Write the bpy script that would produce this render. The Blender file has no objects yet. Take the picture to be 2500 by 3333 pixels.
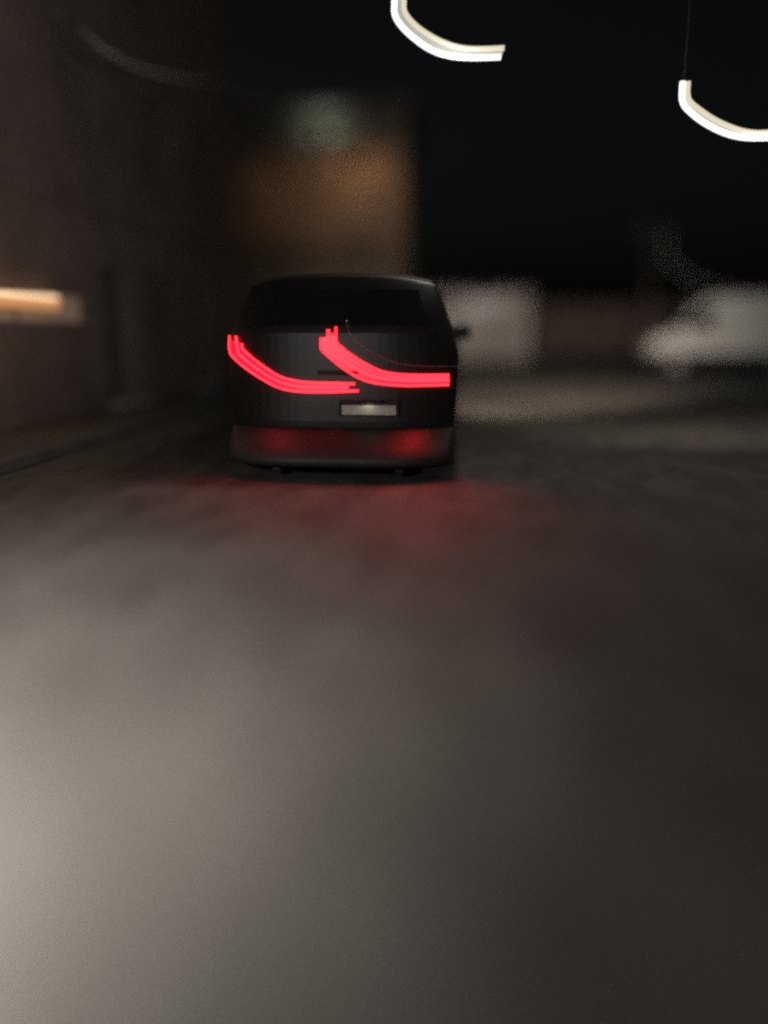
import bpy, bmesh, math, random
from mathutils import Vector, Matrix
random.seed(7)
R = math.radians
scene = bpy.context.scene
C = scene.collection

# ---------------------------------------------------------------- camera
CAM_H, F = 1.45, 770.0                         # eye height, focal length in pixels of a 768 wide frame
PITCH, YAW = math.atan(182 / 770), R(5.7)
cam_data = bpy.data.cameras.new('camera')
cam = bpy.data.objects.new('camera', cam_data)
C.objects.link(cam)
cam.location = (0, 0, CAM_H)
cam.rotation_euler = (math.pi / 2 - PITCH, 0, YAW)
cam_data.sensor_fit = 'HORIZONTAL'
cam_data.sensor_width = 36
cam_data.lens = 36 * F / 768
cam_data.clip_start, cam_data.clip_end = 0.05, 2000
cam_data.dof.use_dof = True                   # a night shot with the lens wide open, focused on the truck and the lamps
cam_data.dof.focus_distance = 7.75
cam_data.dof.aperture_fstop = 0.082
scene.camera = cam

# ---------------------------------------------------------------- night sky, faint moon
world = bpy.data.worlds.new('World')
scene.world = world
world.use_nodes = True
wn = world.node_tree
sky = wn.nodes.new('ShaderNodeTexSky')
sky.sky_type = 'NISHITA'
sky.sun_disc = False
sky.sun_elevation = R(14)
sky.sun_rotation = R(150)
sky.dust_density, sky.ozone_density, sky.air_density = 6, 0, .6
hs = wn.nodes.new('ShaderNodeHueSaturation'); hs.inputs['Saturation'].default_value = .3      # town haze greys the night sky
wn.links.new(sky.outputs[0], hs.inputs['Color'])
wn.links.new(hs.outputs[0], wn.nodes['Background'].inputs[0])
wn.nodes['Background'].inputs[1].default_value = 0.0016
sd = bpy.data.lights.new('moon', 'SUN')
sd.energy, sd.angle, sd.color = 0.012, R(0.5), (1, .95, .88)
so = bpy.data.objects.new('moon', sd)
so.rotation_euler = (R(76), 0, R(-150))
C.objects.link(so)

vs = scene.view_settings
vs.view_transform, vs.look, vs.exposure, vs.gamma = 'Standard', 'None', 0, 1
vs.use_curve_mapping = False
scene.cycles.sample_clamp_indirect = 2.0
scene.cycles.max_bounces = 6
scene.cycles.use_adaptive_sampling = False
scene.cycles.filter_width = 2.6
scene.cycles.use_denoising = False             # keep the fine grain of a high-ISO night shot

# ---------------------------------------------------------------- materials
def mat(name, col, rough=.7, metal=0.0, vary=.25, scale=3.0, bump=0.0, bscale=60.0, spec=.5, coords='Object'):
    m = bpy.data.materials.new(name); m.use_nodes = True
    nt = m.node_tree; b = nt.nodes['Principled BSDF']
    b.inputs['Roughness'].default_value = rough
    b.inputs['Metallic'].default_value = metal
    b.inputs['Specular IOR Level'].default_value = spec
    tc = nt.nodes.new('ShaderNodeTexCoord')
    n = nt.nodes.new('ShaderNodeTexNoise')
    n.inputs['Scale'].default_value = scale
    n.inputs['Detail'].default_value = 8
    n.inputs['Roughness'].default_value = .65
    nt.links.new(tc.outputs[coords], n.inputs['Vector'])
    cr = nt.nodes.new('ShaderNodeValToRGB')
    cr.color_ramp.elements[0].position, cr.color_ramp.elements[1].position = .3, .7
    cr.color_ramp.elements[0].color = (*[c * (1 - vary) for c in col], 1)
    cr.color_ramp.elements[1].color = (*[min(1, c * (1 + vary)) for c in col], 1)
    nt.links.new(n.outputs['Fac'], cr.inputs['Fac'])
    nt.links.new(cr.outputs['Color'], b.inputs['Base Color'])
    if bump:
        n2 = nt.nodes.new('ShaderNodeTexNoise')
        n2.inputs['Scale'].default_value = bscale
        n2.inputs['Detail'].default_value = 6
        nt.links.new(tc.outputs[coords], n2.inputs['Vector'])
        bp = nt.nodes.new('ShaderNodeBump')
        bp.inputs['Strength'].default_value = bump
        bp.inputs['Distance'].default_value = .01
        nt.links.new(n2.outputs['Fac'], bp.inputs['Height'])
        nt.links.new(bp.outputs['Normal'], b.inputs['Normal'])
    return m

def glow(name, col, strength, base=(.3, .3, .3)):
    m = bpy.data.materials.new(name); m.use_nodes = True
    b = m.node_tree.nodes['Principled BSDF']
    b.inputs['Base Color'].default_value = (*base, 1)
    b.inputs['Roughness'].default_value = .3
    b.inputs['Emission Color'].default_value = (*col, 1)
    b.inputs['Emission Strength'].default_value = strength
    return m

def asphalt():
    m = bpy.data.materials.new('asphalt'); m.use_nodes = True
    nt = m.node_tree; b = nt.nodes['Principled BSDF']; L = nt.links.new
    tc = nt.nodes.new('ShaderNodeTexCoord')
    big = nt.nodes.new('ShaderNodeTexNoise'); big.inputs['Scale'].default_value = .55; big.inputs['Detail'].default_value = 5
    fine = nt.nodes.new('ShaderNodeTexNoise'); fine.inputs['Scale'].default_value = 130; fine.inputs['Detail'].default_value = 3
    vor = nt.nodes.new('ShaderNodeTexVoronoi'); vor.inputs['Scale'].default_value = 70
    for n in (big, fine, vor): L(tc.outputs['Object'], n.inputs['Vector'])
    r1 = nt.nodes.new('ShaderNodeValToRGB')
    r1.color_ramp.elements[0].position, r1.color_ramp.elements[1].position = .32, .72
    r1.color_ramp.elements[0].color = (.083, .077, .069, 1)
    r1.color_ramp.elements[1].color = (.117, .110, .098, 1)
    L(big.outputs['Fac'], r1.inputs['Fac'])
    r2 = nt.nodes.new('ShaderNodeValToRGB')
    r2.color_ramp.elements[0].color = (.45, .45, .45, 1)
    r2.color_ramp.elements[1].color = (1.5, 1.5, 1.5, 1)
    r2.color_ramp.elements[0].position, r2.color_ramp.elements[1].position = .3, .7
    L(fine.outputs['Fac'], r2.inputs['Fac'])
    mx = nt.nodes.new('ShaderNodeMix'); mx.data_type = 'RGBA'; mx.blend_type = 'MULTIPLY'; mx.inputs[0].default_value = .8
    L(r1.outputs['Color'], mx.inputs[6]); L(r2.outputs['Color'], mx.inputs[7])
    r3 = nt.nodes.new('ShaderNodeValToRGB')                          # pale aggregate chips
    r3.color_ramp.elements[0].position, r3.color_ramp.elements[1].position = .10, .16
    r3.color_ramp.elements[0].color = (1, 1, 1, 1); r3.color_ramp.elements[1].color = (0, 0, 0, 1)
    L(vor.outputs['Distance'], r3.inputs['Fac'])
    mx2 = nt.nodes.new('ShaderNodeMix'); mx2.data_type = 'RGBA'
    L(r3.outputs['Color'], mx2.inputs[0]); L(mx.outputs[2], mx2.inputs[6]); mx2.inputs[7].default_value = (.24, .23, .20, 1)
    mp = nt.nodes.new('ShaderNodeMapping'); mp.inputs['Rotation'].default_value = (0, 0, R(-14)); mp.inputs['Scale'].default_value = (2.1, .85, 1)
    L(tc.outputs['Object'], mp.inputs['Vector'])
    wear = nt.nodes.new('ShaderNodeTexNoise'); wear.inputs['Scale'].default_value = 1.3; wear.inputs['Detail'].default_value = 7; wear.inputs['Roughness'].default_value = .6
    wear.inputs['Distortion'].default_value = .4
    L(mp.outputs['Vector'], wear.inputs['Vector'])
    r4 = nt.nodes.new('ShaderNodeValToRGB')                          # worn and stained tracks
    r4.color_ramp.elements[0].position, r4.color_ramp.elements[1].position = .36, .62
    r4.color_ramp.elements[0].color = (.66, .66, .66, 1); r4.color_ramp.elements[1].color = (1.12, 1.12, 1.12, 1)
    L(wear.outputs['Fac'], r4.inputs['Fac'])
    mx3 = nt.nodes.new('ShaderNodeMix'); mx3.data_type = 'RGBA'; mx3.blend_type = 'MULTIPLY'; mx3.inputs[0].default_value = 1
    L(mx2.outputs[2], mx3.inputs[6]); L(r4.outputs['Color'], mx3.inputs[7])
    L(mx3.outputs[2], b.inputs['Base Color'])
    rr = nt.nodes.new('ShaderNodeMapRange')
    rr.inputs[1].default_value, rr.inputs[2].default_value, rr.inputs[3].default_value, rr.inputs[4].default_value = .35, .65, .72, .86
    b.inputs['Specular IOR Level'].default_value = .35
    L(big.outputs['Fac'], rr.inputs[0]); L(rr.outputs[0], b.inputs['Roughness'])
    bp = nt.nodes.new('ShaderNodeBump'); bp.inputs['Strength'].default_value = .35; bp.inputs['Distance'].default_value = .004
    L(fine.outputs['Fac'], bp.inputs['Height']); L(bp.outputs['Normal'], b.inputs['Normal'])
    return m

M = dict(
    asphalt=asphalt(),
    paving=mat('paving', (.10, .093, .085), .9, scale=4, bump=.3),
    kerb=mat('kerb', (.12, .11, .10), .85, scale=5, bump=.3),
    brown=mat('brown_render', (.24, .185, .165), .9, scale=.8, bump=.4, bscale=40),
    ochre=mat('ochre_render', (.40, .30, .22), .9, scale=.5, bump=.3),
    stone=mat('pale_stone', (.46, .45, .40), .8, scale=2, bump=.3),
    cream=mat('cream_render', (.55, .53, .50), .9, scale=.7, bump=.3),
    slate=mat('slate', (.05, .05, .055), .7, scale=6),
    frame=mat('window_paint', (.3, .29, .27), .5, scale=5),
    blind=mat('drawn_blind', (.27, .21, .16), .8, scale=2),
    glass=mat('dark_glass', (.015, .017, .02), .08, scale=1, spec=.6),
    door=mat('door_paint', (.17, .13, .115), .5, scale=3),
    iron=mat('black_iron', (.02, .02, .022), .5, .6, scale=10),
    steel=mat('galvanised_steel', (.32, .32, .33), .45, .8, scale=12),
    truck=mat('dark_van_paint', (.014, .013, .0115), .42, scale=1.5, vary=.35, bump=.05),
    trucktrim=mat('truck_frame_steel', (.02, .019, .017), .6, .2, scale=6),
    plastic=mat('black_plastic', (.012, .012, .012), .6, scale=8),
    bumper=mat('dark_bumper_plastic', (.026, .024, .023), .6, scale=6, bump=.1),
    rubber=mat('tyre_rubber', (.015, .015, .015), .85, scale=20, bump=.2),
    white=mat('white_van_paint', (.6, .6, .58), .3, scale=1.2, vary=.08),
    plate=mat('plate_white', (.7, .68, .6), .5, scale=9, vary=.1),
    lensoff=mat('lamp_lens', (.25, .04, .03), .2, scale=9),
    cable=mat('grey_cable', (.7, .69, .66), .6, scale=9),
    wood=mat('weathered_pole_wood', (.07, .055, .045), .9, scale=7, bump=.5),
    red_lens=glow('red_trail_lens', (1, .0020, .0100), 4.5, (.2, .005, .01)),  # this and the next four glows colour the bands of the light trails
    red_tube=glow('red_trail_tube', (1, .0140, .0230), 6.0, (.3, .01, .02)),
    white_tube=glow('white_trail_tube', (1, .985, .97), 1.5, (.05, .05, .05)),
    warm_tube=glow('warm_trail_tube', (1, .90, .66), .74, (.05, .05, .05)),
    channel=glow('trail_channel', (1, .96, .85), .42, (.05, .05, .05)),
    bar=glow('warm_light_bar', (1, .74, .46), 1.5),
    bar_body=glow('amber_diffuser', (1, .40, .13), .55),
    transom=glow('lit_transom_glass', (1, .60, .38), .095),
    dimwin=glow('lit_curtained_window', (1, .72, .48), .16),
)

# ---------------------------------------------------------------- helpers
def rays(px, py):
    q = cam.rotation_euler.to_matrix()
    return q @ Vector(((px - 384) / F, -(py - 512) / F, -1))
def at(px, py, Y):                       # the point of the plane y = Y seen at a pixel
    d = rays(px, py); return Vector((0, 0, CAM_H)) + d * (Y / d.y)
def atx(px, py, X):                      # the point of the plane x = X
    d = rays(px, py); return Vector((0, 0, CAM_H)) + d * (X / d.x)

def tag(o, label=None, cat=None, group=None, kind=None):
    if label: o['label'] = label
    if cat: o['category'] = cat
    if group: o['group'] = group
    if kind: o['kind'] = kind
    return o
def empty(name, loc=(0, 0, 0), label=None, cat=None, group=None):
    o = bpy.data.objects.new(name, None); C.objects.link(o); o.location = loc
    return tag(o, label, cat, group)
def build(name, bm, m, parent=None, bevel=0.0, smooth=False):
    """one mesh object; bm is in world coordinates"""
    bmesh.ops.recalc_face_normals(bm, faces=bm.faces)
    me = bpy.data.meshes.new(name); bm.to_mesh(me); bm.free()
    if smooth:
        for p in me.polygons: p.use_smooth = True
    me.materials.append(M[m])
    o = bpy.data.objects.new(name, me); C.objects.link(o)
    if parent:
        o.parent = parent
        o.matrix_parent_inverse = Matrix.Translation(-world_loc(parent))
    if bevel:
        b = o.modifiers.new('bevel', 'BEVEL'); b.width = bevel; b.segments = 2; b.limit_method = 'ANGLE'
    return o
def world_loc(o):
    return Vector((0, 0, 0)) if o.type == 'MESH' else Vector(o.location)
def box(bm, x0, x1, y0, y1, z0, z1):
    v = [bm.verts.new((x, y, z)) for x in (x0, x1) for y in (y0, y1) for z in (z0, z1)]
    for f in ((0, 1, 3, 2), (4, 6, 7, 5), (0, 4, 5, 1), (2, 3, 7, 6), (0, 2, 6, 4), (1, 5, 7, 3)):
        bm.faces.new([v[i] for i in f])
def bx(name, x0, x1, y0, y1, z0, z1, m, parent=None, bevel=0.0):
    bm = bmesh.new(); box(bm, x0, x1, y0, y1, z0, z1)
    return build(name, bm, m, parent, bevel)
def resample(pts, n):
    pts = [Vector(p) for p in pts]
    d = [0]
    for a, b in zip(pts, pts[1:]): d.append(d[-1] + (b - a).length)
    out = []
    # Catmull-Rom through the points, parametrised by length
    for k in range(n):
        s = d[-1] * k / (n - 1); i = 0
        while i < len(pts) - 2 and d[i + 1] < s: i += 1
        t = (s - d[i]) / max(1e-9, d[i + 1] - d[i])
        p0, p1, p2, p3 = pts[max(0, i - 1)], pts[i], pts[i + 1], pts[min(len(pts) - 1, i + 2)]
        out.append(.5 * ((2 * p1) + (p2 - p0) * t + (2 * p0 - 5 * p1 + 4 * p2 - p3) * t * t + (3 * p1 - p0 - 3 * p2 + p3) * t ** 3))
    return out
def tube(bm, pts, r, seg=10, caps=True):
    rings = []
    up = None
    for i, p in enumerate(pts):
        t = (pts[min(i + 1, len(pts) - 1)] - pts[max(i - 1, 0)]).normalized()
        if up is None: up = Vector((0, 1, 0)) if abs(t.y) < .9 else Vector((0, 0, 1))
        a = t.cross(up).normalized(); b = a.cross(t).normalized(); up = b
        rr = r(i / (len(pts) - 1)) if callable(r) else r
        rings.append([bm.verts.new(p + (a * math.cos(2 * math.pi * k / seg) + b * math.sin(2 * math.pi * k / seg)) * rr) for k in range(seg)])
    for q, w in zip(rings, rings[1:]):
        for k in range(seg): bm.faces.new((q[k], q[(k + 1) % seg], w[(k + 1) % seg], w[k]))
    if caps: bm.faces.new(rings[0]); bm.faces.new(rings[-1])
def tb(name, pts, r, m, parent=None, seg=10):
    bm = bmesh.new(); tube(bm, [Vector(p) for p in pts], r, seg)
    return build(name, bm, m, parent, smooth=True)
def disc(bm, c, axis, r0, r1, depth, seg=28):
    """cylinder with a bevelled rim, along axis 'x' from c"""
    prof = [(0, r0), (depth * .12, r1), (depth * .88, r1), (depth, r0)]
    rings = []
    for t, r in prof:
        rings.append([bm.verts.new((c[0] + t, c[1] + r * math.cos(2 * math.pi * k / seg), c[2] + r * math.sin(2 * math.pi * k / seg)) if axis == 'x' else
                                   (c[0] + r * math.cos(2 * math.pi * k / seg), c[1] + t, c[2] + r * math.sin(2 * math.pi * k / seg))) for k in range(seg)])
    for q, w in zip(rings, rings[1:]):
        for k in range(seg): bm.faces.new((q[k], q[(k + 1) % seg], w[(k + 1) % seg], w[k]))
    bm.faces.new(rings[0]); bm.faces.new(rings[-1])
def wheel(parent, c, axis, r, w):
    bm = bmesh.new(); disc(bm, c, axis, r * .93, r, w)
    wh = build('wheel', bm, 'rubber', parent)
    off = (w * .9, 0, 0) if axis == 'x' else (0, -w * .06, 0)
    bm = bmesh.new(); disc(bm, (c[0] + off[0], c[1] + off[1], c[2]), axis, r * .5, r * .58, w * .16)
    o = build('rim', bm, 'steel', wh)
    return wh
def prism(bm, prof, a0, a1, axis='x'):
    """profile of (u, z) extruded along x (u = y) or along y (u = x)"""
    def P(u, z, a): return (a, u, z) if axis == 'x' else (u, a, z)
    A = [bm.verts.new(P(u, z, a0)) for u, z in prof]; B = [bm.verts.new(P(u, z, a1)) for u, z in prof]
    n = len(prof)
    for i in range(n): bm.faces.new((A[i], A[(i + 1) % n], B[(i + 1) % n], B[i]))
    bm.faces.new(A); bm.faces.new(B)
def light(name, kind, loc, power, col, parent=None, target=None, size=None, blend=1.0, radius=.1):
    l = bpy.data.lights.new(name, kind); l.energy = power; l.color = col; l.shadow_soft_size = radius
    if kind == 'SPOT': l.spot_size = size; l.spot_blend = blend
    o = bpy.data.objects.new(name, l); C.objects.link(o); o.location = loc
    if target is not None: o.rotation_euler = (Vector(target) - Vector(loc)).to_track_quat('-Z', 'Y').to_euler()
    if parent:
        o.parent = parent; o.matrix_parent_inverse = Matrix.Translation(-Vector(parent.location))
    return o

# ---------------------------------------------------------------- ground
bm = bmesh.new()
v = [bm.verts.new(p) for p in ((-400, -60, 0), (400, -60, 0), (400, 900, 0), (-400, 900, 0))]
bm.faces.new(v)
tag(build('road', bm, 'asphalt'), kind='structure')
PX0, PX1 = -6.2, -4.7
pav = tag(bx('pavement', PX0 - .6, PX1 - .16, -6, 30, .002, .12, 'paving'), kind='structure')
bm = bmesh.new(); box(bm, PX1 - .155, PX1, 0, .985, .002, .125)
k0 = build('kerb_stone', bm, 'kerb', pav, bevel=.012)
k0.location.y = -6
for i in range(1, 36):
    k = k0.copy(); C.objects.link(k); k.parent = pav; k.location.y = -6 + i
    k.location.x = random.uniform(-.006, .006)

# ---------------------------------------------------------------- buildings
def window(parent, axis, plane, u0, u1, z0, z1, depth, pane='glass', bars=True, shut=False):
    """axis 'y': wall faces -y at y = plane; axis 'x': wall faces +x at x = plane"""
    s = 1 if axis == 'y' else -1
    def B(name, a0, a1, d0, d1, c0, c1, m, par):
        if axis == 'y': return bx(name, a0, a1, plane + d0, plane + d1, c0, c1, m, par)
        return bx(name, plane - d1, plane - d0, a0, a1, c0, c1, m, par)
    w = B('window', u0, u1, depth - .02, depth, z0, z1, pane, parent)
    t = .07
    bm = bmesh.new()
    def bb(a0, a1, c0, c1):
        if axis == 'y': box(bm, a0, a1, plane + depth - .08, plane + depth - .025, c0, c1)
        else: box(bm, plane - depth + .025, plane - depth + .08, a0, a1, c0, c1)
    bb(u0, u0 + t, z0, z1); bb(u1 - t, u1, z0, z1); bb(u0 + t, u1 - t, z0, z0 + t); bb(u0 + t, u1 - t, z1 - t, z1)
    if bars: bb((u0 + u1) / 2 - .03, (u0 + u1) / 2 + .03, z0 + t, z1 - t)
    build('frame', bm, 'frame' if not shut else 'brown', w)
    if shut:                                       # closed louvred shutters in front of the glass
        n = int((z1 - z0) / .13)
        for i in range(n):
            za = z0 + .02 + i * (z1 - z0 - .04) / n
            B('slat', u0 + .02, u1 - .02, .012, .05, za, za + .105, 'brown', w)
    B('sill', u0 - .08, u1 + .08, -.07, .03, z0 - .09, z0 - .005, 'brown' if shut else 'stone', w)
    return w
def wall_with_openings(name, axis, plane, u0, u1, z0, z1, thick, ops, m, parent):
    us = sorted({u0, u1, *[o[0] for o in ops], *[o[1] for o in ops]}); zs = sorted({z0, z1, *[o[2] for o in ops], *[o[3] for o in ops]})
    bm = bmesh.new(); vid = {}
    def hole(i, j):
        a, b = (us[i] + us[i + 1]) / 2, (zs[j] + zs[j + 1]) / 2
        return any(o[0] < a < o[1] and o[2] < b < o[3] for o in ops)
    def P(u, z, d): return (u, plane + d, z) if axis == 'y' else (plane - d, u, z)
    def V(i, j, k):
        if (i, j, k) not in vid: vid[(i, j, k)] = bm.verts.new(P(us[i], zs[j], k * thick))
        return vid[(i, j, k)]
    nu, nz = len(us) - 1, len(zs) - 1
    H = [[True if not (0 <= i < nu and 0 <= j < nz) else hole(i, j) for j in range(-1, nz + 1)] for i in range(-1, nu + 1)]
    g = lambda i, j: H[i + 1][j + 1]
    for i in range(nu):
        for j in range(nz):
            if g(i, j): continue
            for k in (0, 1): bm.faces.new((V(i, j, k), V(i + 1, j, k), V(i + 1, j + 1, k), V(i, j + 1, k)))
            if g(i - 1, j): bm.faces.new((V(i, j, 0), V(i, j + 1, 0), V(i, j + 1, 1), V(i, j, 1)))
            if g(i + 1, j): bm.faces.new((V(i + 1, j, 0), V(i + 1, j + 1, 0), V(i + 1, j + 1, 1), V(i + 1, j, 1)))
            if g(i, j - 1): bm.faces.new((V(i, j, 0), V(i + 1, j, 0), V(i + 1, j, 1), V(i, j, 1)))
            if g(i, j + 1): bm.faces.new((V(i, j + 1, 0), V(i + 1, j + 1, 0), V(i + 1, j + 1, 1), V(i, j + 1, 1)))
    return build(name, bm, m, parent)

# --- brown townhouse along the left pavement, its shop front lit
FX = -6.2
th = empty('townhouse', (FX, 10, 0), 'dim brown townhouse along the left side with a lit amber shop front', 'building')
Y0, Y1, ZT = -4.0, 21.0, 10.2
a, b = atx(47, 297.7, FX), atx(85, 310, FX)
bar_y, tr_y = a.y, b.y
bar_z = a.z
tr0, tr1 = atx(70, 323.5, FX).z, bar_z + .06
ops = []; wins = []
for k in range(8):
    y = -2.2 + k * 2.9
    for z0, z1 in ((4.1, 5.9), (7.1, 8.8)):
        ops.append((y, y + 1.15, z0, z1)); wins.append((y, y + 1.15, z0, z1))
shop = (6.6, tr_y, tr0, tr1)
ops.append(shop)
doors = [(13.2, 14.25), (17.6, 18.65)]
for d in doors: ops.append((d[0], d[1], .12, 2.5))
gwin = (15.1, 16.6, 1.1, 2.6); ops.append(gwin)
wall_with_openings('wall', 'x', FX, Y0, Y1, .0, ZT, .3, ops, 'brown', th)
bx('wall', FX - 8, FX - .302, Y1 - .3, Y1, 0, ZT, 'brown', th)           # end wall
bx('wall', FX - 8, FX - .302, Y0, Y0 + .3, 0, ZT, 'brown', th)
bx('roof', FX - 8.1, FX + .25, Y0 - .1, Y1 + .1, ZT + .282, ZT + .4, 'slate', th)
bx('cornice', FX - .3, FX + .18, Y0 - .05, Y1 + .05, ZT + .003, ZT + .28, 'brown', th, .03)
bx('string_course', FX + .002, FX + .07, Y0, Y1, 3.35, 3.5, 'brown', th, .01)
bx('plinth', FX + .002, FX + .05, Y0, 13.1, .121, .5, 'brown', th, .01)
lit = atx(3, 75, FX)
for (u0, u1, z0, z1) in wins:
    islit = u0 - .2 < lit.y < u1 + .2 and z0 < lit.z < z1
    window(th, 'x', FX, u0, u1, z0, z1, .16, 'dimwin' if islit else 'glass', shut=not islit)
window(th, 'x', FX, *gwin, .16, shut=True)
for d in doors:
    dd = bx('door', FX - .2, FX - .14, d[0], d[1], .12, 2.5, 'door', th)
    tb('handle', [(FX - .13, d[0] + .12, 1.1), (FX - .09, d[0] + .12, 1.1), (FX - .09, d[0] + .22, 1.1)], .012, 'steel', dd)
    bx('panel', FX - .139, FX - .12, d[0] + .2, d[1] - .2, .4, 1.0, 'door', dd, .01)
    bx('panel', FX - .139, FX - .12, d[0] + .2, d[1] - .2, 1.3, 2.2, 'door', dd, .01)
    bx('step', FX + .003, FX + .35, d[0] - .1, d[1] + .1, .121, .2, 'stone', th, .01)
sw = bx('window', FX - .12, FX - .1, shop[0], shop[1], shop[2], shop[3], 'transom', th)
bm = bmesh.new()
for y in (8.6, 9.6, 10.6): box(bm, FX - .098, FX - .06, y, y + .04, shop[2], shop[3])
box(bm, FX - .098, FX - .055, shop[0], shop[1], shop[2], shop[2] + .035)
build('frame', bm, 'frame', sw)
lb = bx('light_box', FX + .003, FX + .12, 6.4, bar_y + .16, bar_z - .17, bar_z + .035, 'bar_body', th, .015)
tb('light_tube', [(FX + .15, 6.45, bar_z), (FX + .15, bar_y, bar_z)], .026, 'bar', lb)
tag(lb, 'glowing amber light box over the shop window')
light('shop_light', 'POINT', (FX + .5, 9.0, bar_z + .1), 8, (1, .55, .25), th, radius=.2)

# --- ochre apartment block down the street, lit orange by wall lamps
BY = 45.0
p0, p1 = at(232, 300, BY), at(404, 300, BY)
bx0, bx1 = p0.x, p1.x
ztop = at(330, 104, BY).z
ab = empty('apartment_building', ((bx0 + bx1) / 2, BY, 0), 'ochre apartment block lit orange behind and above the dark van', 'building')
floors = [1.0, 4.3, 7.6, 10.9]
ops = []
nw = 5
for f in floors:
    for k in range(nw):
        u = bx0 + .9 + k * (bx1 - bx0 - 1.8 - 1.1) / (nw - 1)
        ops.append((u, u + 1.1, f, f + 1.8))
wall_with_openings('wall', 'y', BY, bx0, bx1, 0, ztop - .5, .3, ops, 'ochre', ab)
bx('wall', bx0, bx0 + .3, BY + .302, BY + 10, 0, ztop - .5, 'ochre', ab)
bx('wall', bx1 - .3, bx1, BY + .302, BY + 10, 0, ztop - .5, 'ochre', ab)
bx('roof', bx0 - .3, bx1 + .3, BY - .2, BY + 10.2, ztop + .003, ztop + .15, 'slate', ab)
bx('cornice', bx0 - .25, bx1 + .25, BY - .5, BY + .3, ztop - .5, ztop, 'stone', ab, .05)
zs = at(330, 136, BY).z
bx('string_course', bx0 - .1, bx1 + .1, BY - .3, BY - .003, zs - .25, zs + .2, 'stone', ab, .03)
bx('chimney', bx0 + 2, bx0 + 2.9, BY + 3, BY + 3.8, ztop + .151, ztop + 1.6, 'ochre', ab)
for o in ops: window(ab, 'y', BY, *o, .18, 'blind')
def wall_lamp(px, py, power, col, label, down=True, ARM=3.2):
    c = at(px, py, BY)
    t = empty('wall_lamp', c, label, 'lamp', 'wall lamps on the apartment block')
    bx('back_plate', c.x - .12, c.x + .12, BY - .05, BY - .003, c.z - .2, c.z + .2, 'iron', t, .01)
    tb('arm', [(c.x, BY - .05, c.z + .1), (c.x, BY - ARM * .6, c.z + .35), (c.x, BY - ARM, c.z + .2)], .03, 'iron', t)
    bm = bmesh.new(); prism(bm, [(BY - ARM - .35, c.z - .28), (BY - ARM - .35, c.z + .16), (BY - ARM + .15, c.z + .2), (BY - ARM + .25, c.z + .12)], c.x - .3, c.x + .3)
    build('shade', bm, 'iron', t)
    light('lamp_light', 'SPOT', (c.x, BY - ARM, c.z - .02 if down else c.z + .3), power, col, t,
          target=(c.x, BY, c.z - (.9 if down else -.5)), size=R(118) if down else R(150), blend=1, radius=.15)
    return t
wall_lamp(360, 174, 390, (1, .60, .34), 'shaded wall lamp on the right of the orange facade')
wall_lamp(288, 182, 120, (1, .60, .34), 'shaded wall lamp on the left of the orange facade')
wall_lamp(326, 141, 40, (.85, 1, .85), 'shaded wall lamp just under the pale cornice band', False, 1.6)

# --- pale garage in the gap right of the truck
GY = 40.0
g0, g1 = at(398, 350, GY), at(531, 287, GY)
gz = g1.z
ga = empty('garage', ((g0.x + g1.x) / 2, GY, 0), 'low pale flat-roofed garage far off right of the dark van', 'building')
gw = (g1.x - g0.x)
gops = [(g0.x + .5, g0.x + .5 + gw * .36, .02, 2.5), (g0.x + gw * .56, g0.x + gw * .92, .02, 2.5)]
wall_with_openings('wall', 'y', GY, g0.x, g1.x, 0, gz - .25, .25, gops, 'cream', ga)
bx('wall', g1.x - .25, g1.x, GY + .252, GY + 6, 0, gz - .25, 'cream', ga)
bx('wall', g0.x, g0.x + .25, GY + .252, GY + 6, 0, gz - .25, 'cream', ga)
bx('roof', g0.x - .3, g1.x + .3, GY - .4, GY + 6.2, gz - .247, gz, 'slate', ga, .02)
for o in gops:
    d = bx('garage_door', o[0], o[1], GY + .12, GY + .18, .02, 2.5, 'frame', ga)
    for i in range(5): bx('slat', o[0] + .03, o[1] - .03, GY + .095, GY + .117, .06 + i * .49, .5 + i * .49, 'frame', d, .01)
c = Vector(((g0.x + g1.x) / 2 + 1.0, GY, gz - .45))
wl = empty('wall_lamp', c, 'shaded wall lamp added to light the pale garage', 'lamp')
bx('back_plate', c.x - .1, c.x + .1, GY - .05, GY - .003, c.z - .12, c.z + .1, 'iron', wl, .01)
bm = bmesh.new(); prism(bm, [(GY - 1.3, c.z - .1), (GY - 1.3, c.z + .1), (GY - .052, c.z + .08), (GY - .052, c.z + .0)], c.x - .2, c.x + .2)
build('shade', bm, 'iron', wl)
light('lamp_light', 'SPOT', (c.x, GY - 1.1, c.z - .12), 30, (1, .95, .9), wl, target=(c.x, GY - .2, c.z - 2), size=R(170), blend=.5, radius=.15)  # lamp added to brighten the garage front

# --- long wall added to catch light in the dim band beyond the road
WY = 52.0
bw = empty('added_wall', (14, WY, 0), 'long brown wall added for the dim hazy band beyond the street', 'wall')
bw['kind'] = 'thing'
wx0, wx1 = g1.x + 1.2, 42.0
wz = at(600, 303, WY).z
bx('wall', wx0, wx1, WY, WY + .3, 0, wz - .15, 'brown', bw)
bx('coping', wx0 - .05, wx1 + .05, WY - .08, WY + .38, wz - .147, wz, 'kerb', bw, .02)
x = wx0 + .3
while x < wx1:
    p = bx('pier', x - .3, x + .3, WY - .12, WY - .003, 0, wz - .15, 'brown', bw)
    bx('pier_cap', x - .38, x + .38, WY - .2, WY + .45, wz + .003, wz + .12, 'kerb', p, .02)
    x += 4.5

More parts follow.
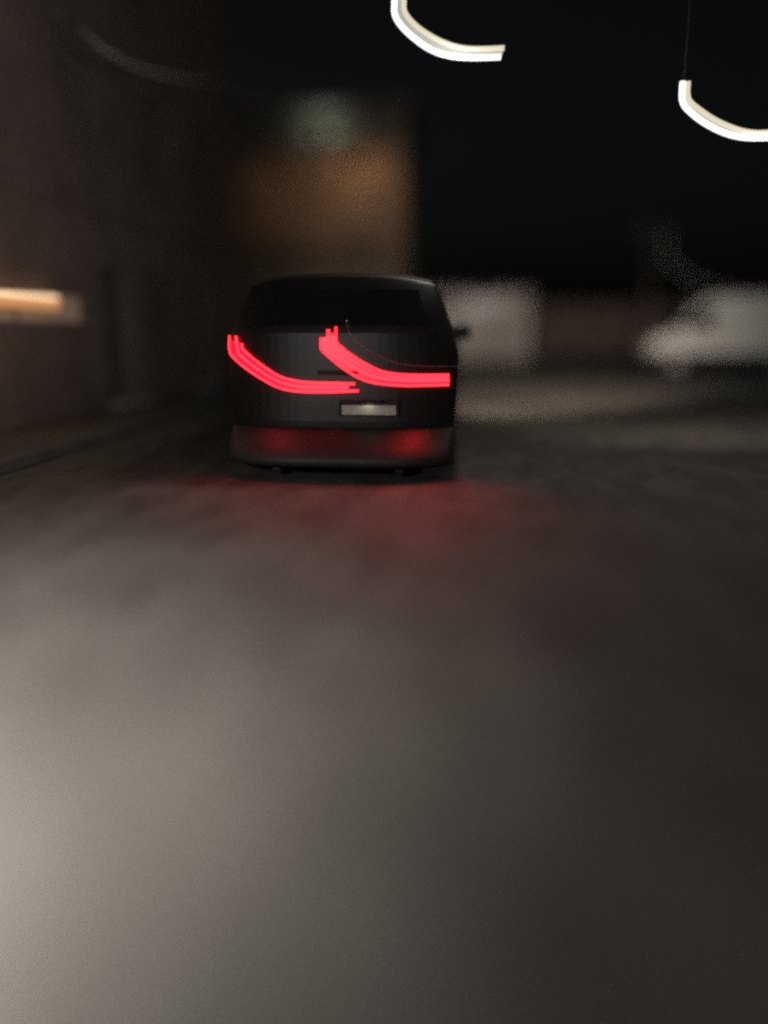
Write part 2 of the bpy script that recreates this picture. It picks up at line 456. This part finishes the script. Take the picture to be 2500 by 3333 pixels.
# ---------------------------------------------------------------- dark van ahead, red tail lamps shaped as their light trails
TY = 7.6
tl, trr = at(222, 380, TY).x, at(457, 380, TY).x
tc, HW = (tl + trr) / 2, (trr - tl) / 2
tk = empty('dark_van', (tc, TY, 0), 'dark rounded van seen from behind with two glowing red tail lamps shaped as their light trails', 'van')
def wscale(z):                                   # half width of the body at a height: sills, flanks, tumblehome
    pts = [(.2, .88), (.4, .96), (.7, 1.0), (1.2, 1.0), (1.45, .955), (1.9, .80), (2.2, .70)]
    for (z0, w0), (z1, w1) in zip(pts, pts[1:]):
        if z <= z1: return w0 + (w1 - w0) * max(0, z - z0) / (z1 - z0)
    return pts[-1][1]
def curv(x): return .26 * min(1.0, abs(x - tc) / HW) ** 4
def slope(z): return .02 + max(0, z - .6) * .05 + max(0, z - 1.45) * .55
def rear(x, z): return TY + slope(z) + curv(x)
prof = [(.06, .2), (.05, .4), (slope(.63), .55), (slope(.9), .9), (slope(1.2), 1.2), (slope(1.45), 1.45), (slope(1.7), 1.7), (slope(1.88), 1.88),
        (.36, 1.97), (.6, 2.02), (2.0, 2.05), (3.0, 1.98), (3.35, 1.85), (4.05, 1.32), (4.3, 1.22), (4.9, 1.02), (5.1, .8), (5.1, .4), (5.0, .24), (2.5, .2)]
bm = bmesh.new(); N = 12; grid = []
for i in range(-N, N + 1):
    f = math.sin(i / N * math.pi / 2); row = []
    for y, z in prof:
        back = max(0.0, 1 - max(0, y) / 1.2); front = max(0.0, (y - 3.9) / 1.2)
        zz = z - (.07 * abs(f) ** 3 if z > 1.9 else 0)
        row.append(bm.verts.new((tc + f * HW * wscale(z), TY + y + back * .26 * abs(f * wscale(z)) ** 4 - front * .35 * abs(f) ** 4, zz)))
    grid.append(row)
n = len(prof)
for a, b in zip(grid, grid[1:]):
    for k in range(n): bm.faces.new((a[k], a[(k + 1) % n], b[(k + 1) % n], b[k]))
bm.faces.new(grid[0]); bm.faces.new(grid[-1])
build('body', bm, 'truck', tk, bevel=.03, smooth=True)
def patch(name, xs, zs, off, th, m, parent):
    """a panel that follows the curved rear of the van"""
    bm = bmesh.new(); A = [[bm.verts.new((x(z) if callable(x) else x, rear(x(z) if callable(x) else x, z) - off, z)) for z in zs] for x in xs]
    B = [[bm.verts.new(v.co + Vector((0, th, 0))) for v in row] for row in A]
    for G in (A, B):
        for a, b in zip(G, G[1:]):
            for k in range(len(zs) - 1): bm.faces.new((a[k], a[k + 1], b[k + 1], b[k]))
    for k in range(len(zs) - 1):
        for q in (0, -1): bm.faces.new((A[q][k], A[q][k + 1], B[q][k + 1], B[q][k]))
    for a, b, c, d in zip(A, A[1:], B, B[1:]):
        for q in (0, -1): bm.faces.new((a[q], b[q], d[q], c[q]))
    return build(name, bm, m, parent, smooth=False)
fr = [i / 10 for i in range(-10, 11)]
tg = patch('tailgate', [tc + f * HW * .84 for f in fr], [.56, .7, .8, 1.0, 1.2, 1.42], .012, .02, 'truck', tk)
patch('rear_window', [(lambda z, f=f: tc + f * HW * (.80 * wscale(z))) for f in fr], [1.5, 1.6, 1.7, 1.84], .014, .02, 'glass', tk)
bx('handle', tc - .2, tc + .2, rear(tc, 1.05) - .04, rear(tc, 1.05) - .013, 1.02, 1.06, 'trucktrim', tg, .008)
bprof = [(.06, .13), (-.24, .135), (-.31, .16), (-.33, .2), (-.31, .25), (-.22, .33), (-.12, .41), (-.04, .47), (.035, .50), (.06, .50)]
bm = bmesh.new(); grid = []
for i in range(-14, 15):                          # step bumper, its slope shaped to catch the red beams, wrapped round the corners
    f = i / 14
    grid.append([bm.verts.new((tc + f * HW * .985, TY + y * (1 - .35 * abs(f) ** 6) + .27 * abs(f) ** 4, z)) for y, z in bprof])
n = len(bprof)
for a, b in zip(grid, grid[1:]):
    for k in range(n): bm.faces.new((a[k], a[(k + 1) % n], b[(k + 1) % n], b[k]))
bm.faces.new(grid[0]); bm.faces.new(grid[-1])
build('bumper', bm, 'bumper', tk, smooth=True)
for q in (-1, 1): bx('exhaust_tip', tc + q * .62 - .05, tc + q * .62 + .05, TY - .12, TY + .1, .06, .115, 'iron', tk, .02)
pc = at(369, 410, TY)
pl = bx('number_plate', pc.x - .27, pc.x + .27, TY - .02, TY - .012, pc.z - .048, pc.z + .048, 'plate', tk, .003)
bx('plate_holder', pc.x - .30, pc.x + .30, TY - .010, TY + .03, pc.z - .06, pc.z + .1, 'plastic', tk, .008)
bx('plate_lamp', pc.x - .14, pc.x + .14, TY - .09, TY - .012, pc.z + .085, pc.z + .105, 'plastic', tk, .006)
light('plate_light', 'SPOT', (pc.x, TY - .085, pc.z + .078), .22, (1, .86, .68), tk, target=(pc.x, TY - .02, pc.z - .02), size=R(165), blend=.7, radius=.03)
for q in (-1, 1):
    xf = tc + q * (HW - .17)
    for y in (1.0, 4.15): wheel(tk, (xf - .12, TY + y, .34), 'x', .34, .24)
    bx('side_mirror', tc + q * (HW * .95 + .1) - .11, tc + q * (HW * .95 + .1) + .11, TY + 3.3, TY + 3.42, 1.32, 1.52, 'plastic', tk, .03)
    xs = tc + q * HW
    bm = bmesh.new()
    for y0, y1 in ((.7, 1.9), (2.0, 3.2)):
        v = [bm.verts.new((tc + q * (HW * wscale(z) + .006), TY + y, z)) for y, z in ((y0, 1.48), (y1, 1.48), (y1, 1.8), (y0, 1.8))]
        bm.faces.new(v)
    build('side_window', bm, 'glass', tk)

def z8(u, v): return ((600 + u / 1.659) / 3.255, (950 + v / 1.659) / 3.255)
def on_rear(pts, off=.03):                       # pixel traced shape laid on the curved tailgate
    out = []
    for u, v in pts:
        y = TY
        for _ in range(5):
            p = at(*z8(u, v), y); y = rear(p.x, p.z) - off
        out.append(at(*z8(u, v), y))
    return out
def tail_lamp_trail(lower, upper, mids, label, power, at_):  # lens and tubes take the shape of a tail lamp's light trail
    n = 44
    lo, hi = resample(on_rear(lower), n), resample(on_rear(upper), n)
    bm = bmesh.new()
    d = Vector((0, .022, 0)); A = []; 
    for p, q in zip(lo, hi): A.append([bm.verts.new(p), bm.verts.new(q), bm.verts.new(q + d), bm.verts.new(p + d)])
    for a, b in zip(A, A[1:]):
        for k in range(4): bm.faces.new((a[k], a[(k + 1) % 4], b[(k + 1) % 4], b[k]))
    bm.faces.new(A[0]); bm.faces.new(A[-1])
    lamp = build('tail_lamp_trail', bm, 'red_lens', tk)
    tag(lamp, label)
    bm = bmesh.new(); A = []
    for i, (p, q) in enumerate(zip(lo, hi)):
        e = (q - p).normalized() * .014
        A.append([bm.verts.new(p - e + d * .7), bm.verts.new(q + e + d * .7), bm.verts.new(q + e + d * 2.2), bm.verts.new(p - e + d * 2.2)])
    for a, b in zip(A, A[1:]):
        for k in range(4): bm.faces.new((a[k], a[(k + 1) % 4], b[(k + 1) % 4], b[k]))
    bm.faces.new(A[0]); bm.faces.new(A[-1])
    build('housing', bm, 'plastic', lamp)
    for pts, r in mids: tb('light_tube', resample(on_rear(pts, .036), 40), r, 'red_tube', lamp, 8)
    c = (lo[at_] + hi[at_]) / 2
    light('tail_light_beam', 'SPOT', (c.x, c.y - .06, c.z), power, (1, .03, .04), tk, target=(c.x, TY - .95, 0), size=R(120), blend=1, radius=.12)
    return lamp
LL = [(243, 262), (244, 312), (262, 350), (330, 410), (420, 470), (500, 512), (580, 533), (680, 540), (790, 540), (885, 537)]
LU = [(312, 282), (313, 306), (370, 360), (440, 412), (520, 460), (620, 485), (720, 492), (810, 494), (885, 494)]
RL = [(738, 250), (739, 305), (765, 335), (830, 390), (900, 440), (980, 478), (1060, 495), (1180, 505), (1300, 505), (1428, 501)]
RU = [(819, 235), (821, 268), (850, 300), (900, 340), (980, 390), (1060, 428), (1150, 445), (1280, 450), (1428, 448)]
def blend(lo, hi, t, head):
    n = 24; pa, pb = resample([Vector((x, y, 0)) for x, y in lo], n), resample([Vector((x, y, 0)) for x, y in hi], n)
    return [head] + [((a + (b - a) * t).x, (a + (b - a) * t).y) for a, b in zip(pa, pb)][2:]
tail_lamp_trail(LL, LU, [([(244, 236)] + LL[1:-1] + [(940, 534)], .011), ([(312, 280)] + LU[1:-1] + [(920, 497)], .011),
                   (blend(LL, LU, .52, (278, 240)), .013)], 'left of the two red tail lamps, shaped as its light trail', 17, 16)
tail_lamp_trail(RL, RU, [([(739, 248)] + RL[1:], .011), ([(818, 190)] + RU[1:], .010),
                   (blend(RL, RU, .45, (777, 204)), .016), (blend(RL, RU, .75, (800, 225)), .010)], 'right of the two red tail lamps, shaped as its light trail', 44, 35)
tb('trail_strip', resample(on_rear([(876, 150), (885, 205), (920, 255), (990, 310), (1080, 358), (1180, 390), (1300, 401), (1475, 402)]), 40), .004, 'steel', tk, 6)  # thin strip added for the faint streak beside the right trail

# ---------------------------------------------------------------- white van parked at the right
VY = 27.0
v0 = at(650, 340, VY).x
VL = 5.4
vz = 2.55
va = empty('parked_van', (v0 + VL / 2, VY, 0), 'white panel van parked side-on at the right edge', 'van')
prof = [(v0, .45), (v0 + .02, 1.0), (v0 + .25, 1.25), (v0 + .75, 1.4), (v0 + 1.35, 2.2), (v0 + 1.75, vz - .08), (v0 + 2.3, vz), (v0 + VL - .15, vz), (v0 + VL, vz - .2), (v0 + VL, .45)]
bm = bmesh.new(); prism(bm, prof, VY, VY + 1.95, 'y')
vb = build('body', bm, 'white', va, bevel=.07)
bx('sill_trim', v0 + .05, v0 + VL - .05, VY - .015, VY - .002, .46, .7, 'plastic', va, .01)
bm = bmesh.new(); prism(bm, [(v0 + .95, 1.5), (v0 + 1.5, 2.15), (v0 + 2.0, 2.2), (v0 + 2.0, 1.5)], VY - .012, VY - .003, 'y')
build('side_window', bm, 'glass', va)
bm = bmesh.new(); prism(bm, [(v0 + .74, 1.46), (v0 + 1.32, 2.22), (v0 + 1.34, 2.2), (v0 + .77, 1.44)], VY + .15, VY + 1.8, 'y')
build('windscreen', bm, 'glass', va)
dv = bx('door', v0 + .92, v0 + 2.08, VY - .009, VY - .0025, .75, 1.45, 'white', va, .004)
bx('handle', v0 + 1.85, v0 + 2.03, VY - .03, VY - .01, 1.25, 1.3, 'plastic', dv, .006)
sd_ = bx('sliding_door', v0 + 2.2, v0 + 3.4, VY - .009, VY - .0025, .75, 2.3, 'white', va, .004)
bx('handle', v0 + 2.3, v0 + 2.48, VY - .03, VY - .01, 1.25, 1.3, 'plastic', sd_, .006)
bx('headlight', v0 - .012, v0 + .2, VY + .05, VY + .4, .95, 1.12, 'frame', va, .02)
bx('tail_light', v0 + VL - .05, v0 + VL + .012, VY + .02, VY + .16, 1.2, 1.8, 'lensoff', va, .01)
bx('bumper', v0 - .06, v0 + .3, VY - .01, VY + 1.96, .35, .62, 'plastic', va, .04)
for x in (v0 + .95, v0 + VL - 1.15):
    wheel(va, (x, VY - .03, .34), 'y', .34, .22); wheel(va, (x, VY + 1.75, .34), 'y', .34, .22)
bx('side_mirror', v0 + .95, v0 + 1.1, VY - .2, VY - .012, 1.5, 1.75, 'plastic', va, .03)

# ---------------------------------------------------------------- street lamps shaped as their light trails, hung on a span wire
LY = 9.0
def z2(u, v): return ((1250 + u / 1.327) / 3.255, v / 1.327 / 3.255)
WZ = 9.6
def wire_z(x): return WZ - .35 * (1 - ((x - .4) / 6.8) ** 2)
def pendant(lower, upper, label, spot=None, fill=0, hang=0):  # tubes and diffuser take the shape of a street lamp's light trail
    lo, hi = [resample([at(*z2(*p), LY) for p in q], 40) for q in (lower, upper)]
    base = lo[0].copy()
    t = empty('street_lamp_trail', base, label, 'lamp', 'white street lamps shaped as light trails')
    sh = bmesh.new(); A = []
    for p, q in zip(lo, hi):
        y0, y1 = Vector((0, .0, 0)), Vector((0, .03, 0))
        A.append([sh.verts.new(p + y0), sh.verts.new(q + y0), sh.verts.new(q + y1), sh.verts.new(p + y1)])
    for a, b in zip(A, A[1:]):
        for k in range(4): sh.faces.new((a[k], a[(k + 1) % 4], b[(k + 1) % 4], b[k]))
    sh.faces.new(A[0]); sh.faces.new(A[-1])
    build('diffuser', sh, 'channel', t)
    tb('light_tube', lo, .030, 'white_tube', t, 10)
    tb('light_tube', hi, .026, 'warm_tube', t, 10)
    bm = bmesh.new(); A = []
    for p, q in zip(lo, hi):
        A.append([bm.verts.new(p + Vector((0, .06, 0))), bm.verts.new(q + Vector((0, .06, 0))), bm.verts.new(q + Vector((0, .1, 0))), bm.verts.new(p + Vector((0, .1, 0)))])
    for a, b in zip(A, A[1:]):
        for k in range(4): bm.faces.new((a[k], a[(k + 1) % 4], b[(k + 1) % 4], b[k]))
    bm.faces.new(A[0]); bm.faces.new(A[-1])
    build('housing', bm, 'iron', t)
    top = (lo[0] + hi[0]) / 2 + Vector((0, .08, -.05))
    tb('hanger', [top, Vector((top.x, LY + .08, wire_z(top.x) - .03))], 0.004, 'iron', t, 8)
    mid = lo[28] + Vector((0, -.05, -.08))
    for q in spot or (): light('street_light', 'SPOT', mid, q[0], q[1], t, target=q[2], size=q[3], blend=1, radius=.15)
    if fill: light('street_fill', 'POINT', mid, fill, (1, .93, .84), t, radius=.25)
    return t
L1 = ([(45, -90), (45, 0), (46, 62), (75, 112), (130, 165), (200, 213), (280, 240), (380, 249), (505, 246)],
      [(86, -90), (86, 0), (90, 52), (130, 103), (190, 148), (260, 184), (340, 207), (430, 211), (520, 207)])
L2 = ([(1290, 352), (1289, 438), (1330, 490), (1400, 540), (1480, 577), (1560, 594), (1659, 594), (1830, 588)],
      [(1314, 352), (1316, 428), (1370, 478), (1440, 523), (1530, 560), (1600, 573), (1659, 572), (1830, 566)])
pendant(*L1, 'bright white street lamp at the top centre, shaped as its light trail', [(5200, (1, .82, .66), (1.2, 18.5, 0), R(50))], 125)
pendant(*L2, 'bright white street lamp near the right edge, shaped as its light trail', [(1700, (.96, 1, .92), (v0 + 3.2, VY, .7), R(32)), (8000, (1, .84, .70), (2.5, 40, .6), R(50)), (420, (1, .86, .74), (3.2, 14, 0), R(95))], 60)
MXX = 7.2
sp = resample([(x, LY + .08, wire_z(x)) for x in [FX + .02, -4, -2, 0, 2, 4, 6, MXX]], 30)
tag(tb('span_wire', sp, .012, 'iron', None, 6), 'steel span wire carrying the two white street lamps', 'wire')
ms = empty('mast', (MXX + .1, LY + .08, 0), 'tall steel mast beyond the right edge holding the span wire', 'mast')
bm = bmesh.new(); tube(bm, [Vector((MXX + .1, LY + .08, z)) for z in (.05, 3, 6, 9.9)], lambda t: .11 - .04 * t, 14); build('pole', bm, 'steel', ms, smooth=True)
bx('base_plate', MXX - .12, MXX + .32, LY - .14, LY + .3, .003, .05, 'steel', ms, .01)

# ---------------------------------------------------------------- path lamp beside the camera that lights the foreground
K = CAM_H / 1.7
LX, LLY, LZ = -3.13 * K, .2 * K, 2.68 * K
pl_ = empty('path_lamp', (LX - .35, LLY, 0), 'short post lamp at lower left casting the pale pool on the road', 'lamp')
bm = bmesh.new(); tube(bm, [Vector((LX - .35, LLY, z)) for z in (.04, 1, 2, LZ + .07)], lambda t: .05 - .012 * t, 12); build('post', bm, 'iron', pl_, smooth=True)
bx('base_plate', LX - .47, LX - .23, LLY - .12, LLY + .12, .003, .04, 'iron', pl_, .008)
tb('arm', resample([(LX - .35, LLY, LZ + .07), (LX - .3, LLY, LZ + .18), (LX - .15, LLY, LZ + .22), (LX, LLY, LZ + .18)], 14), .025, 'iron', pl_)
bm = bmesh.new(); tube(bm, [Vector((LX, LLY, z)) for z in (LZ + .18, LZ + .14, LZ + .08, LZ + .05)], lambda t: .05 + .15 * t, 20, caps=False); build('shade', bm, 'iron', pl_, smooth=True)
light('lamp_light', 'SPOT', (LX, LLY, LZ), 3300 * K * K, (1, .96, .90), pl_, target=(-3.22 * K, 1.73 * K, 0), size=1.78, blend=1, radius=.08)
light('lamp_fill', 'POINT', (LX, LLY, LZ - .05), 230, (1, .96, .90), pl_, radius=.08)

# ---------------------------------------------------------------- cables built along faint light arcs, and a utility pole
cpts = [at(83, 30, 12.0), at(95, 43, 12.1), at(120, 60, 12.6), at(150, 71, 13.6), at(190, 79, 15.0)]
cb = [atx(78.5, 22, FX + .01)] + cpts + [at(245, 84, 22), at(290, 92, 34), at(330, 103, BY - .5)]
tag(tb('light_arc_cable', resample(cb, 60), .022, 'cable', None, 8), 'pale grey cable built along the faint light arc at upper left', 'cable')
UY = 33.0
ub = at(648, 300, UY)
up = empty('utility_pole', (ub.x, UY, 0), 'dark wooden utility pole behind the white van', 'pole')
ut = at(649, 225, UY)
bm = bmesh.new(); tube(bm, [Vector((ub.x, UY, z)) for z in (0, 2, 4, ut.z)], lambda t: .13 - .04 * t, 10); build('pole', bm, 'wood', up, smooth=True)
bx('cross_arm', ub.x - .6, ub.x + .6, UY - .17, UY - .09, ut.z - .4, ut.z - .28, 'wood', up, .01)
for x in (-.5, .5):
    bm = bmesh.new(); tube(bm, [Vector((ub.x + x, UY - .13, ut.z - .28 + h)) for h in (0, .06, .12, .16)], lambda t: .04 + .02 * math.sin(t * 6), 10); build('insulator', bm, 'stone', up, smooth=True)
cc = [Vector((ub.x + .5, UY - .13, ut.z - .12)), at(668, 258, UY), at(690, 277, UY), at(718, 289, UY), at(752, 294, UY), at(800, 288, UY), at(860, 260, UY)]
tag(tb('light_arc_cable', resample(cc, 40), .03, 'cable', None, 8), 'faint cable built along the light arc above the white van', 'cable')
